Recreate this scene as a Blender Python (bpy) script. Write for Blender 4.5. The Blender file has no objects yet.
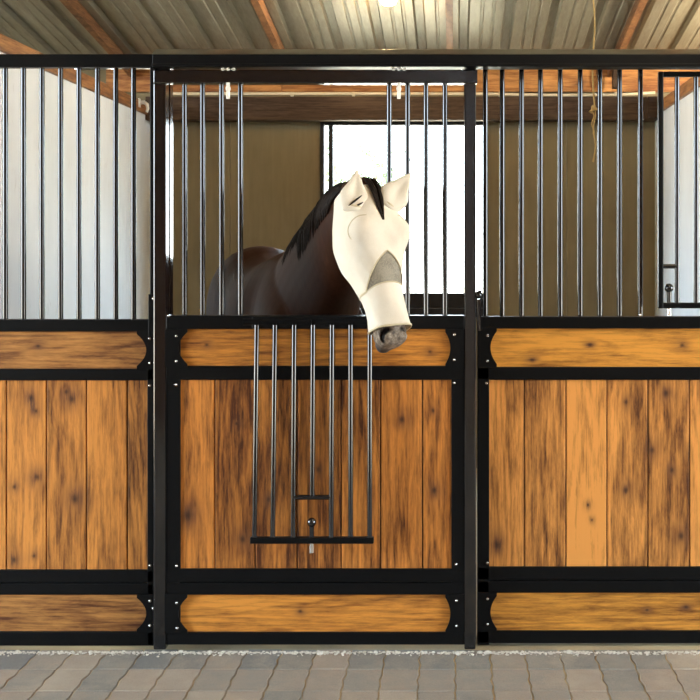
import bpy, bmesh, math, random
from mathutils import Vector, Matrix, Euler
PI = math.pi
random.seed(7)
scene = bpy.context.scene
COL = scene.collection

# ------------------------------------------------------------------ camera measurements
CAM = Vector((0.0, -4.5, 1.58)); FPX = 1125.0; CX, CY = 455.0, 250.0
def PX(px, Y): return (px - CX) * (Y - CAM.y) / FPX
def PZ(py, Y): return CAM.z + (CY - py) * (Y - CAM.y) / FPX

# ------------------------------------------------------------------ materials
def newmat(name):
    m = bpy.data.materials.new(name); m.use_nodes = True
    nt = m.node_tree; b = nt.nodes['Principled BSDF']
    return m, nt, b
def N(nt, typ, **kw):
    n = nt.nodes.new(typ)
    for k, v in kw.items(): setattr(n, k, v)
    return n
def inp(nt, node, sock, val):
    s = node.inputs[sock]
    if hasattr(val, 'is_output') or isinstance(val, bpy.types.NodeSocket): nt.links.new(val, s)
    else: s.default_value = val
def math_(nt, op, a, b=0.0, c=0.0, clamp=False):
    n = N(nt, 'ShaderNodeMath', operation=op); n.use_clamp = clamp
    for i, v in enumerate((a, b, c)): inp(nt, n, i, v)
    return n.outputs[0]
def mixc(nt, f, a, b, blend='MIX'):
    n = N(nt, 'ShaderNodeMix', data_type='RGBA', blend_type=blend)
    n.clamp_factor = True
    inp(nt, n, 0, f)
    for s, v in ((6, a), (7, b)):
        if isinstance(v, (tuple, list)): n.inputs[s].default_value = (*v, 1.0) if len(v) == 3 else v
        else: nt.links.new(v, n.inputs[s])
    return n.outputs[2]
def noise(nt, vec, scale, detail=3.0, rough=0.5, dist=0.0):
    n = N(nt, 'ShaderNodeTexNoise')
    if vec is not None: nt.links.new(vec, n.inputs['Vector'])
    n.inputs['Scale'].default_value = scale; n.inputs['Detail'].default_value = detail
    n.inputs['Roughness'].default_value = rough; n.inputs['Distortion'].default_value = dist
    return n.outputs['Fac']
def mapping(nt, vec, scale, loc=(0, 0, 0)):
    n = N(nt, 'ShaderNodeMapping'); nt.links.new(vec, n.inputs['Vector'])
    n.inputs['Scale'].default_value = scale; n.inputs['Location'].default_value = loc
    return n.outputs[0]
def objco(nt): return N(nt, 'ShaderNodeTexCoord').outputs['Object']
def ramp(nt, fac, stops):
    n = N(nt, 'ShaderNodeValToRGB'); el = n.color_ramp.elements
    while len(el) < len(stops): el.new(0.5)
    for e, (p, c) in zip(el, stops): e.position = p; e.color = (*c, 1.0)
    nt.links.new(fac, n.inputs[0]); return n.outputs[0]
def bump(nt, b, h, strength=0.3, dist=0.01):
    n = N(nt, 'ShaderNodeBump'); n.inputs['Strength'].default_value = strength
    n.inputs['Distance'].default_value = dist
    nt.links.new(h, n.inputs['Height']); nt.links.new(n.outputs[0], b.inputs['Normal'])
def simple(name, col, rough=0.5, metal=0.0, var=0.15, vscale=20.0, spec=0.5):
    m, nt, b = newmat(name)
    nz = noise(nt, objco(nt), vscale)
    c = mixc(nt, nz, tuple(x * (1 - var) for x in col), tuple(min(1, x * (1 + var)) for x in col))
    nt.links.new(c, b.inputs['Base Color'])
    b.inputs['Roughness'].default_value = rough; b.inputs['Metallic'].default_value = metal
    b.inputs['Specular IOR Level'].default_value = spec
    return m

def wood(name, vertical, knots, light=(0.68, 0.27, 0.056), dark=(0.075, 0.023, 0.009), spec=0.25):
    """stained board: attribute pl = (tone, offset, offset) per board; knots = (x, z, size) in object space"""
    m, nt, b = newmat(name)
    co = objco(nt)
    at = N(nt, 'ShaderNodeAttribute', attribute_name='pl')
    sp = N(nt, 'ShaderNodeSeparateXYZ'); nt.links.new(at.outputs['Vector'], sp.inputs[0])
    tone = sp.outputs[0]
    cs = N(nt, 'ShaderNodeSeparateXYZ'); nt.links.new(co, cs.inputs[0])
    x, z = (cs.outputs[0], cs.outputs[2]) if vertical else (cs.outputs[2], cs.outputs[0])
    cb = N(nt, 'ShaderNodeCombineXYZ')
    nt.links.new(math_(nt, 'ADD', x, sp.outputs[1]), cb.inputs[0])
    nt.links.new(math_(nt, 'ADD', z, sp.outputs[2]), cb.inputs[1])
    nt.links.new(cs.outputs[1], cb.inputs[2])
    v = cb.outputs[0]
    kn_w = None; kn_d = None
    for (kx, kz, kr) in knots:
        if not vertical: kx, kz = kz, kx
        dx = math_(nt, 'MULTIPLY', math_(nt, 'SUBTRACT', x, kx), 1 / kr)
        dz = math_(nt, 'MULTIPLY', math_(nt, 'SUBTRACT', z, kz), 0.75 / kr)
        d2 = math_(nt, 'ADD', math_(nt, 'MULTIPLY', dx, dx), math_(nt, 'MULTIPLY', dz, dz))
        w = math_(nt, 'POWER', 2.718, math_(nt, 'MULTIPLY', d2, -0.35))
        c = math_(nt, 'POWER', 2.718, math_(nt, 'MULTIPLY', d2, -4.0))
        kn_w = w if kn_w is None else math_(nt, 'ADD', kn_w, w)
        kn_d = c if kn_d is None else math_(nt, 'ADD', kn_d, c)
    big = noise(nt, mapping(nt, v, (7, 1.5, 3)), 1.0, 4, 0.62, 0.6)
    contour = noise(nt, mapping(nt, v, (5.0, 0.42, 2)), 1.0, 1.5, 0.45)
    warp = noise(nt, mapping(nt, v, (20, 6, 5)), 1.0, 3)
    ph = math_(nt, 'MULTIPLY', contour, 15.0)
    ph = math_(nt, 'ADD', ph, math_(nt, 'MULTIPLY', warp, 0.9))
    if kn_w is not None: ph = math_(nt, 'ADD', ph, math_(nt, 'MULTIPLY', kn_w, 0.35))
    st = math_(nt, 'SINE', math_(nt, 'MULTIPLY', ph, 2 * PI))
    st = math_(nt, 'MULTIPLY_ADD', st, 0.5, 0.5)
    st = math_(nt, 'POWER', st, 2.0)
    fine = noise(nt, mapping(nt, v, (120, 5, 30)), 1.0, 4, 0.65)
    fleck = noise(nt, mapping(nt, v, (55, 6, 20)), 1.0, 5, 0.78, 0.3)
    blot = noise(nt, mapping(nt, v, (13, 2.0, 5)), 1.0, 5, 0.68, 0.7)
    f = math_(nt, 'ADD', tone, math_(nt, 'MULTIPLY', math_(nt, 'SUBTRACT', big, 0.5), 1.25))
    f = math_(nt, 'ADD', f, math_(nt, 'MULTIPLY', math_(nt, 'SUBTRACT', blot, 0.5), 1.15))
    f = math_(nt, 'SUBTRACT', f, math_(nt, 'MULTIPLY', math_(nt, 'SUBTRACT', st, 0.4), 0.22))
    f = math_(nt, 'ADD', f, math_(nt, 'MULTIPLY', math_(nt, 'SUBTRACT', fine, 0.5), 1.3))
    f = math_(nt, 'ADD', f, math_(nt, 'MULTIPLY', math_(nt, 'SUBTRACT', fleck, 0.5), 1.5), clamp=True)
    c = ramp(nt, f, [(0.0, dark), (0.30, tuple(a * 0.72 + b_ * 0.28 for a, b_ in zip(dark, light))),
                     (0.68, tuple(a * 0.30 + b_ * 0.70 for a, b_ in zip(dark, light))), (1.0, light)])
    if kn_w is not None:
        kk = math_(nt, 'MULTIPLY', math_(nt, 'MULTIPLY', kn_w, math_(nt, 'MULTIPLY_ADD', math_(nt, 'SUBTRACT', fleck, 0.5), 4.0, 0.55, clamp=True)), 1.0, clamp=True)
        c = mixc(nt, kk, c, (0.13, 0.055, 0.028))
        c = mixc(nt, math_(nt, 'MULTIPLY', kn_d, 0.85, clamp=True), c, (0.045, 0.02, 0.013))
    nt.links.new(c, b.inputs['Base Color'])
    b.inputs['Roughness'].default_value = 0.5
    b.inputs['Specular IOR Level'].default_value = spec
    bump(nt, b, math_(nt, 'ADD', fine, math_(nt, 'MULTIPLY', st, -0.4)), 0.25, 0.002)
    return m

M = {}
def black(name, rough, base=(0.0042, 0.0044, 0.0048), spec=0.5):
    m, nt, b = newmat(name)
    nz = noise(nt, objco(nt), 60, 3)
    nt.links.new(mixc(nt, nz, tuple(x * .75 for x in base), tuple(x * 1.3 for x in base)), b.inputs['Base Color'])
    nt.links.new(math_(nt, 'MULTIPLY_ADD', nz, 0.12, rough - 0.06), b.inputs['Roughness'])
    b.inputs['Specular IOR Level'].default_value = spec
    return m
M['frame'] = black('black_powder_coat', 0.38, spec=0.16)
M['bar'] = black('black_gloss_bar', 0.12, (0.005, 0.005, 0.006), 0.95)
M['track'] = simple('track_sheen_metal', (0.50, 0.47, 0.40), 0.3, 1.0, 0.06, 6)  # pale metal standing in for the sheen along the black track's top
M['chrome'] = simple('bright_steel', (0.85, 0.85, 0.83), 0.18, 1.0, 0.05)
M['white_metal'] = simple('white_plastic', (0.82, 0.8, 0.74), 0.4, 0, 0.05)
M['fixwood'] = wood('raw_rafter_wood', False, [], (0.50, 0.24, 0.085), (0.13, 0.05, 0.022))
M['beam'] = wood('dark_beam_wood', False, [], (0.10, 0.062, 0.036), (0.035, 0.02, 0.012), 0.12)
M['orangewood'] = wood('orange_purlin_wood', False, [(-0.3, 2.8, .03), (0.9, 2.78, .03)], (0.62, 0.29, 0.085), (0.22, 0.075, 0.02))

# ceiling sheet
m, nt, b = newmat('ribbed_metal_roof'); co = objco(nt)
s1 = noise(nt, mapping(nt, co, (9, 0.35, 9)), 1, 4, 0.6); s2 = noise(nt, mapping(nt, co, (60, 1.0, 60)), 1, 3, 0.6)
f = math_(nt, 'MULTIPLY_ADD', s2, 0.5, math_(nt, 'MULTIPLY', s1, 0.5))
nt.links.new(ramp(nt, f, [(0.25, (0.20, 0.175, 0.125)), (0.55, (0.32, 0.29, 0.215)), (0.8, (0.42, 0.39, 0.30))]), b.inputs['Base Color'])
b.inputs['Metallic'].default_value = 0.35; b.inputs['Roughness'].default_value = 0.42
M['roof'] = m

# back wall boards
m, nt, b = newmat('tan_painted_plywood'); co = objco(nt)
a1 = noise(nt, co, 2.3, 5, 0.6); a2 = noise(nt, mapping(nt, co, (40, 40, 3)), 1, 3)
f = math_(nt, 'MULTIPLY_ADD', a2, 0.35, math_(nt, 'MULTIPLY', a1, 0.65))
nt.links.new(ramp(nt, f, [(0.3, (0.165, 0.128, 0.064)), (0.7, (0.235, 0.19, 0.10))]), b.inputs['Base Color'])
b.inputs['Roughness'].default_value = 0.75
M['backwall'] = m
# side walls
m, nt, b = newmat('pale_scuffed_wall'); co = objco(nt)
a1 = noise(nt, mapping(nt, co, (1, 3, 1.2)), 1, 5, 0.6); sc = noise(nt, mapping(nt, co, (5, 16, 5)), 1, 6, 0.75, 1.2)
base = ramp(nt, a1, [(0.3, (0.71, 0.75, 0.78)), (0.7, (0.81, 0.855, 0.89))])
k = math_(nt, 'MULTIPLY', math_(nt, 'SUBTRACT', sc, 0.60), 6.0, clamp=True)
nt.links.new(mixc(nt, math_(nt, 'MULTIPLY', k, 0.45), base, (0.33, 0.31, 0.28)), b.inputs['Base Color'])
b.inputs['Roughness'].default_value = 0.6
M['sidewall'] = m
# pavers
m, nt, b = newmat('concrete_pavers'); co = objco(nt)
at = N(nt, 'ShaderNodeAttribute', attribute_name='pl'); sp = N(nt, 'ShaderNodeSeparateXYZ'); nt.links.new(at.outputs['Vector'], sp.inputs[0])
nz = noise(nt, co, 9, 5, 0.65); nf = noise(nt, co, 170, 4, 0.7); grit = noise(nt, co, 420, 2, 0.6)
tone = math_(nt, 'ADD', sp.outputs[0], math_(nt, 'MULTIPLY', math_(nt, 'SUBTRACT', nz, 0.5), 0.9), clamp=True)
c1 = ramp(nt, tone, [(0.0, (0.155, 0.155, 0.15)), (0.33, (0.25, 0.225, 0.19)), (0.62, (0.33, 0.26, 0.20)), (1.0, (0.39, 0.33, 0.255))])
c1 = mixc(nt, math_(nt, 'MULTIPLY', math_(nt, 'SUBTRACT', nf, 0.35), 0.75, clamp=True), c1, (0.42, 0.385, 0.31))
c1 = mixc(nt, math_(nt, 'MULTIPLY', math_(nt, 'SUBTRACT', grit, 0.52), 3.0, clamp=True), c1, (0.10, 0.095, 0.085))
sd = noise(nt, co, 3.2, 5, 0.7)
c1 = mixc(nt, math_(nt, 'MULTIPLY', math_(nt, 'SUBTRACT', math_(nt, 'MULTIPLY_ADD', nf, 0.35, sd), 0.68), 2.2, clamp=True), c1, (0.46, 0.385, 0.28))
nt.links.new(c1, b.inputs['Base Color']); b.inputs['Roughness'].default_value = 0.85
bump(nt, b, nf, 0.6, 0.004)
M['paver'] = m
m, nt, b = newmat('joint_sand'); co = objco(nt)
nf = noise(nt, co, 260, 3, 0.7); nl = noise(nt, co, 1.7, 3)
c1 = ramp(nt, math_(nt, 'MULTIPLY_ADD', nf, 0.5, math_(nt, 'MULTIPLY_ADD', nl, 1.3, -0.4)), [(0.2, (0.15, 0.125, 0.085)), (0.55, (0.44, 0.34, 0.19)), (0.85, (0.58, 0.47, 0.27))])
nt.links.new(c1, b.inputs['Base Color']); b.inputs['Roughness'].default_value = 0.95
M['sand'] = m
M['grit'] = simple('pale_grit', (0.62, 0.58, 0.50), 0.9, 0, 0.3, 90)
M['dirt'] = simple('stall_bedding', (0.30, 0.22, 0.13), 0.95, 0, 0.3, 14)
M['ground'] = simple('pale_ground', (0.46, 0.36, 0.24), 0.95, 0, 0.2, 0.8)
M['leaf'] = simple('pale_leaf', (0.15, 0.19, 0.10), 0.6, 0, 0.3, 3)
M['bark'] = simple('bark', (0.22, 0.16, 0.11), 0.9, 0, 0.3, 9)
M['darkwood'] = wood('dark_opposite_boards', True, [], (0.20, 0.10, 0.04), (0.05, 0.022, 0.012))
M['frontboards'] = wood('stained_boards_neighbour', True, [])
M['winframe'] = black('black_window_frame', 0.4, (0.008, 0.008, 0.009))
m, nt, b = newmat('window_glass')
tr = N(nt, 'ShaderNodeBsdfTransparent'); gl = N(nt, 'ShaderNodeBsdfGlossy'); gl.inputs['Roughness'].default_value = 0.02
dust = noise(nt, objco(nt), 5.0, 4)
tr.inputs[0].default_value = (0.97, 0.985, 0.98, 1)
mx = N(nt, 'ShaderNodeMixShader'); nt.links.new(math_(nt, 'MULTIPLY_ADD', dust, 0.03, 0.035), mx.inputs[0])
nt.links.new(tr.outputs[0], mx.inputs[1]); nt.links.new(gl.outputs[0], mx.inputs[2])
nt.links.new(mx.outputs[0], nt.nodes['Material Output'].inputs[0])
M['glass'] = m
m, nt, b = newmat('lamp_globe'); em = (1.0, 0.64, 0.28)
b.inputs['Base Color'].default_value = (0.9, 0.9, 0.85, 1)
b.inputs['Emission Color'].default_value = (*em, 1); b.inputs['Emission Strength'].default_value = 330.0
M['globe'] = m
M['pipe'] = simple('cream_conduit', (0.74, 0.62, 0.42), 0.35, 0, 0.08, 30)
M['twine'] = simple('straw_twine', (0.50, 0.34, 0.13), 0.9, 0, 0.25, 80)

# horse materials
m, nt, b = newmat('dark_bay_coat'); co = objco(nt)
h1 = noise(nt, mapping(nt, co, (3, 3, 3)), 1, 4, 0.6); h2 = noise(nt, mapping(nt, co, (60, 60, 12)), 1, 3, 0.6)
f = math_(nt, 'MULTIPLY_ADD', h2, 0.4, math_(nt, 'MULTIPLY', h1, 0.6))
cc = ramp(nt, f, [(0.28, (0.022, 0.009, 0.0055)), (0.55, (0.042, 0.0165, 0.009)), (0.8, (0.075, 0.030, 0.015))])
at = N(nt, 'ShaderNodeAttribute', attribute_name='mark'); sp = N(nt, 'ShaderNodeSeparateXYZ'); nt.links.new(at.outputs['Vector'], sp.inputs[0])
mz = noise(nt, co, 45, 4, 0.7)
mzc = ramp(nt, mz, [(0.3, (0.075, 0.06, 0.05)), (0.5, (0.21, 0.165, 0.125)), (0.72, (0.46, 0.39, 0.32))])
cc = mixc(nt, sp.outputs[0], cc, mzc)                       # grey muzzle
cc = mixc(nt, sp.outputs[1], cc, (0.05, 0.045, 0.045))      # dark chin and lips
cc = mixc(nt, sp.outputs[2], cc, (0.008, 0.006, 0.006))     # nostril, black points
nt.links.new(cc, b.inputs['Base Color']); b.inputs['Roughness'].default_value = 0.45
b.inputs['Specular IOR Level'].default_value = 0.07
bump(nt, b, h2, 0.12, 0.003)
M['coat'] = m
m, nt, b = newmat('black_hair'); co = objco(nt)
h2 = noise(nt, mapping(nt, co, (120, 120, 10)), 1, 3, 0.6)
nt.links.new(ramp(nt, h2, [(0.3, (0.006, 0.005, 0.005)), (0.7, (0.024, 0.016, 0.012))]), b.inputs['Base Color']); b.inputs['Roughness'].default_value = 0.5
b.inputs['Specular IOR Level'].default_value = 0.08
M['hair'] = m
m, nt, b = newmat('cream_mask_fabric'); co = objco(nt)
w1 = noise(nt, co, 5, 4, 0.6); w2 = noise(nt, co, 420, 2, 0.5)
f = math_(nt, 'MULTIPLY_ADD', w2, 0.35, math_(nt, 'MULTIPLY', w1, 0.65))
nt.links.new(ramp(nt, f, [(0.3, (0.68, 0.60, 0.48)), (0.65, (0.82, 0.755, 0.64))]), b.inputs['Base Color']); b.inputs['Roughness'].default_value = 0.9
b.inputs['Specular IOR Level'].default_value = 0.15
bump(nt, b, math_(nt, 'MULTIPLY_ADD', w1, 1.0, math_(nt, 'MULTIPLY', w2, 0.08)), 0.5, 0.012)
M['mask'] = m
M['maskedge'] = simple('beige_binding', (0.62, 0.53, 0.36), 0.9, 0, 0.15, 60, 0.1)
m, nt, b = newmat('grey_sheer_mesh'); co = objco(nt)
ck = N(nt, 'ShaderNodeTexVoronoi'); ck.inputs['Scale'].default_value = 260; nt.links.new(co, ck.inputs['Vector'])
w1 = noise(nt, co, 22, 3)
nt.links.new(ramp(nt, math_(nt, 'MULTIPLY_ADD', ck.outputs['Distance'], 0.5, math_(nt, 'MULTIPLY', w1, 0.6)), [(0.25, (0.13, 0.115, 0.085)), (0.7, (0.33, 0.29, 0.22))]), b.inputs['Base Color'])
b.inputs['Roughness'].default_value = 0.7
M['sheer'] = m

# ------------------------------------------------------------------ object helpers
ROOTLOC = {}
def tag(o, label=None, cat=None, group=None, kind=None):
    if label: o['label'] = label
    if cat: o['category'] = cat
    if group: o['group'] = group
    if kind: o['kind'] = kind
    return o
def thing(name, loc, label, cat, group=None):
    o = bpy.data.objects.new(name, None); COL.objects.link(o); o.location = loc
    o.empty_display_size = 0.1
    ROOTLOC[o] = Vector(loc)
    return tag(o, label, cat, group)
def rootof(o):
    while o.parent: o = o.parent
    return o
def build(name, bm, mat, parent=None, smooth=False, base=None):
    """world-space bmesh -> one mesh object (local to its root thing)"""
    if parent is not None: off = ROOTLOC[rootof(parent)]
    elif base is not None: off = Vector(base)
    else: off = Vector((0, 0, 0))
    bmesh.ops.recalc_face_normals(bm, faces=bm.faces[:])
    me = bpy.data.meshes.new(name); bm.to_mesh(me); bm.free()
    if off.length: me.transform(Matrix.Translation(-off))
    for mm in (mat if isinstance(mat, list) else [mat]): me.materials.append(mm)
    if smooth:
        for p in me.polygons: p.use_smooth = True
    o = bpy.data.objects.new(name, me); COL.objects.link(o)
    if parent is not None: o.parent = parent
    elif off.length: o.location = off
    if parent is None: ROOTLOC[o] = off
    return o
def BM(): 
    bm = bmesh.new(); bm.faces.layers.float_vector.new('pl'); return bm
def box(bm, x0, x1, y0, y1, z0, z1, bev=0.0, pl=None, mi=0):
    lay = bm.faces.layers.float_vector.get('pl')
    r = bmesh.ops.create_cube(bm, size=1.0)
    vs = r['verts']
    for v in vs:
        v.co = Vector(((x0 + x1) / 2 + v.co.x * (x1 - x0), (y0 + y1) / 2 + v.co.y * (y1 - y0), (z0 + z1) / 2 + v.co.z * (z1 - z0)))
    fs = set(f for v in vs for f in v.link_faces)
    if bev > 0:
        es = set(e for v in vs for e in v.link_edges)
        g = bmesh.ops.bevel(bm, geom=list(es), offset=bev, segments=2, affect='EDGES', profile=0.5)
        fs = set(f for f in fs if f.is_valid) | set(g['faces'])
        allv = set(v for f in fs for v in f.verts); fs |= set(f for v in allv for f in v.link_faces)
    for f in fs:
        if pl and lay: f[lay] = Vector(pl)
        f.material_index = mi
    return fs
def tube(bm, pts, r, seg=12, cap=True):
    """tube through points; r number or list"""
    pts = [Vector(p) for p in pts]; n = len(pts)
    rs = r if isinstance(r, (list, tuple)) else [r] * n
    prev = None; rings = []
    for i, p in enumerate(pts):
        t = (pts[min(i + 1, n - 1)] - pts[max(i - 1, 0)]).normalized()
        if prev is None:
            u = t.orthogonal().normalized()
        else:
            u = (prev - t * prev.dot(t)).normalized()
        prev = u; w = t.cross(u)
        rings.append([bm.verts.new(p + (u * math.cos(2 * PI * k / seg) + w * math.sin(2 * PI * k / seg)) * rs[i]) for k in range(seg)])
    for a, b2 in zip(rings, rings[1:]):
        for k in range(seg):
            f = bm.faces.new((a[k], a[(k + 1) % seg], b2[(k + 1) % seg], b2[k])); f.smooth = True
    if cap:
        bm.faces.new([bm.verts.new(v.co) for v in rings[0][::-1]]); bm.faces.new([bm.verts.new(v.co) for v in rings[-1]])
def ball(bm, c, r, sc=(1, 1, 1), seg=14):
    g = bmesh.ops.create_uvsphere(bm, u_segments=seg, v_segments=max(6, seg // 2), radius=r)
    for v in g['verts']:
        v.co = Vector(c) + Vector((v.co.x * sc[0], v.co.y * sc[1], v.co.z * sc[2]))
        for f in v.link_faces: f.smooth = True
def prism(bm, poly, y0, y1):
    """polygon in (x,z) extruded along y"""
    a = [bm.verts.new((x, y0, z)) for x, z in poly]; b2 = [bm.verts.new((x, y1, z)) for x, z in poly]
    bm.faces.new(a); bm.faces.new(b2[::-1])
    for i in range(len(a)):
        j = (i + 1) % len(a); bm.faces.new((a[i], b2[i], b2[j], a[j]))
def one(name, fn, mat, parent, smooth=False):
    bm = BM(); fn(bm); return build(name, bm, mat, parent, smooth)

# ------------------------------------------------------------------ the setting
WX0, WX1, WY = -2.21, 1.45, 3.66            # stall walls (inner faces) and back wall
RZ0, RS = 2.89, 0.162                       # roof height at the back wall, slope
def roofz(Y): return RZ0 + RS * (WY - Y)

# floor of pavers: columns in depth with gently zig-zag sides, sand in the joints
bm = BM(); lay = bm.faces.layers.float_vector['pl']
PW, PL, JG = 0.1366, 0.21, 0.0019
rnd = random.Random(3)
for i in range(-30, 26):
    for j in range(-24, 1):
        x0, x1 = i * PW, (i + 1) * PW; y0 = -0.258 + j * PL; y1 = y0 + PL
        if y1 > 0.0: y1 = -0.0005 if y0 < -0.01 else y1
        if y0 > -0.05: continue
        def side(x, d):
            out = []
            for q in range(5):
                zz = (0, .0042, -.0042, .0042, 0)[q]
                jit = random.Random(i * 1000 + j * 10 + q + (500000 if d else 0)).uniform(-.0015, .0015)
                out.append((x + zz + jit, y0 + JG / 2 + (y1 - y0 - JG) * q / 4))
            return out
        L_ = side(x0 + JG, 0); R_ = side(x1 - JG, 1)
        poly = L_ + R_[::-1]
        cxm, cym = sum(p[0] for p in poly) / len(poly), sum(p[1] for p in poly) / len(poly)
        h = rnd.uniform(-.0015, .0015)
        top = [bm.verts.new((cxm + (x - cxm) * .955, cym + (y - cym) * .965, h)) for x, y in poly]
        low = [bm.verts.new((x, y, h - .004)) for x, y in poly]
        bot = [bm.verts.new((x, y, -.03)) for x, y in poly]
        # grey first course by the front, warmer ones nearer the viewer
        r = rnd.random()
        t = rnd.uniform(0.0, .30) if (j == 0 and r < .8) else (rnd.uniform(.2, .5) if r < .45 else rnd.uniform(.45, .9))
        pl = Vector((t, 0, 0))
        fs = [bm.faces.new(top)]
        for a_, b_ in ((top, low), (low, bot)):
            for k in range(len(poly)):
                k2 = (k + 1) % len(poly); fs.append(bm.faces.new((a_[k], a_[k2], b_[k2], b_[k])))
        for f in fs: f[lay] = pl; f.material_index = 0
box(bm, -6, 6, -5.6, 0.06, -0.06, -0.0045, 0, (0, 0, 0), 1)
tag(build('floor', bm, [M['paver'], M['sand']]), kind='structure')
bm = BM(); box(bm, WX0 - .1, WX1 + .1, 0.06, WY + .08, -0.06, -0.004); tag(build('floor_stall', bm, M['dirt']), kind='structure')
bm = BM(); box(bm, -30, 30, -30, 45, -0.2, -0.062); tag(build('ground', bm, M['ground']), kind='structure')

# walls
bm = BM(); box(bm, WX0 - .05, WX0, 0.06, WY, -.004, 2.545); tag(build('wall_left', bm, M['sidewall']), kind='structure')
bm = BM(); box(bm, WX1, WX1 + .05, 0.06, WY, -.004, 2.545); tag(build('wall_right', bm, M['sidewall']), kind='structure')
# back wall with the window hole
wx0, wx1 = PX(320.5, WY), PX(487.5, WY); wz1, wz0 = PZ(120.5, WY), PZ(317, WY)
bm = BM()
seams = [WX0 - .3]
x = WX0 + .58
while x < WX1 + .3: seams.append(x); x += 1.22
seams.append(WX1 + .3)
def wallbox(x0, x1, z0, z1):
    if x1 > x0 and z1 > z0: box(bm, x0, x1, WY, WY + .06, z0, z1)
for a_, b_ in zip(seams, seams[1:]):
    a_ += .0015; b_ -= .0015
    if b_ <= wx0 or a_ >= wx1: wallbox(a_, b_, -.06, 2.83)
    else:
        wallbox(a_, min(b_, wx0), -.06, 2.83); wallbox(max(a_, wx1), b_, -.06, 2.83)
        lo, hi = max(a_, wx0), min(b_, wx1); wallbox(lo, hi, -.06, wz0); wallbox(lo, hi, wz1, 2.83)
tag(build('wall_back', bm, M['backwall']), kind='structure')

for nm, (a_, b_) in (('wall_back_left', (-6.05, WX0 - .3)), ('wall_back_right', (WX1 + .3, 6.05))):
    bm = BM(); box(bm, a_, b_, WY, WY + .06, -.06, RZ0 - .004); tag(build(nm, bm, M['backwall']), kind='structure')
for nm, (a_, b_) in (('wall_end_left', (-6.05, -6.0)), ('wall_end_right', (6.0, 6.05))):
    bm = BM(); box(bm, a_, b_, 0.0, WY, -.06, 2.8); tag(build(nm, bm, M['backwall']), kind='structure')
for nm, (a_, b_) in (('wall_front_left', (-6.0, WX0 - .06)), ('wall_front_right', (WX1 + .06, 6.0))):
    bm = BM(); x = a_
    while x < b_ - .02:
        box(bm, x + .0015, min(b_, x + .161), .012, .04, 0, 1.3, .002, (rnd.uniform(.4, .8), rnd.random() * 9, rnd.random() * 9)); x += .1625
    tag(build(nm, bm, M['frontboards']), kind='structure')

# window: black sliding frame
ww = bpy.data.objects.new('window_1', None); COL.objects.link(ww); ww.location = ((wx0 + wx1) / 2, WY, wz0); ROOTLOC[ww] = ww.location.copy()
tag(ww, kind='structure')
def wfr(bm):
    y0, y1 = WY - .025, WY + .055
    box(bm, wx0, PX(324.5, WY), y0, y1, wz0, wz1, .003)
    box(bm, PX(486, WY), wx1, y0, y1, wz0, wz1, .003)
    box(bm, PX(324.5, WY), PX(486, WY), y0, y1, PZ(125.5, WY), wz1, .003)
    box(bm, PX(324.5, WY), PX(486, WY), y0, y1, wz0, PZ(308, WY), .003)
one('window_frame', wfr, M['winframe'], ww)
def sash(bm):
    y0, y1 = WY + .0, WY + .03
    box(bm, PX(328.5, WY), PX(333, WY), y0, y1, PZ(308, WY), PZ(125.5, WY), .003)
    box(bm, PX(333, WY), PX(486, WY), y0, y1, PZ(308, WY), PZ(293, WY), .003)
one('sash', sash, M['winframe'], ww)
one('pane', lambda bm: box(bm, PX(324.5, WY), PX(486, WY), WY + .035, WY + .039, PZ(308, WY), PZ(125.5, WY)), M['glass'], ww)

# ribbed roof sheet
bm = BM(); lay = bm.faces.layers.float_vector['pl']
per = 0.283; ph0 = PX(455, 3.3) + .02
prof = []
k = -34
while True:
    xb = ph0 + k * per
    if xb > 9.2: break
    for dx, dz in ((0, 0), (.012, .032), (.062, .032), (.074, 0), (.138, 0), (.144, .007), (.156, .007), (.162, 0), (.210, 0), (.216, .007), (.228, .007), (.234, 0)):
        prof.append((xb + dx, dz))
    k += 1
ys = [-5.6, -3, -1, 0.5, 1.6, 2.4, 3.0, 3.74]
grid = [[bm.verts.new((x, y, roofz(y) + dz)) for x, dz in prof] for y in ys]
gt = [[bm.verts.new((x, y, roofz(y) + dz + .004)) for x, dz in prof] for y in ys]
for a_, b_ in zip(grid, grid[1:]):
    for q in range(len(prof) - 1): bm.faces.new((a_[q], a_[q + 1], b_[q + 1], b_[q]))
for a_, b_ in zip(gt, gt[1:]):
    for q in range(len(prof) - 1): bm.faces.new((a_[q], b_[q], b_[q + 1], a_[q + 1]))
for g_, h_ in ((grid[-1], gt[-1]), (grid[0], gt[0])):
    for q in range(len(prof) - 1): bm.faces.new((g_[q], g_[q + 1], h_[q + 1], h_[q]))
tag(build('ceiling', bm, M['roof']), kind='structure')

# rafters under the sheet, running with the slope
def slope_box(bm, x0, x1, ya, yb, drop0, drop1, pl):
    lay = bm.faces.layers.float_vector['pl']
    vs = [bm.verts.new((x, y, roofz(y) - d)) for y in (ya, yb) for x in (x0, x1) for d in (drop0, drop1)]
    for q in ((0, 1, 3, 2), (4, 6, 7, 5), (0, 4, 5, 1), (2, 3, 7, 6), (0, 2, 6, 4), (1, 5, 7, 3)):
        f = bm.faces.new([vs[a_] for a_ in q]); f[lay] = Vector(pl)
def wood_along_y(name, light, dark):
    m = wood(name, False, [], light, dark)
    nt = m.node_tree
    for n in nt.nodes:
        if n.type == 'SEPXYZ' and n.inputs[0].links and n.inputs[0].links[0].from_node.type == 'TEX_COORD':
            tc = n.inputs[0].links[0].from_socket
            mp = N(nt, 'ShaderNodeMapping'); mp.inputs['Rotation'].default_value = (0, 0, PI / 2)
            nt.links.new(tc, mp.inputs[0]); nt.links.new(mp.outputs[0], n.inputs[0]); break
    return m
M['rafter'] = wood_along_y('rafter_wood', (0.36, 0.175, 0.075), (0.10, 0.042, 0.02))
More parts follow.
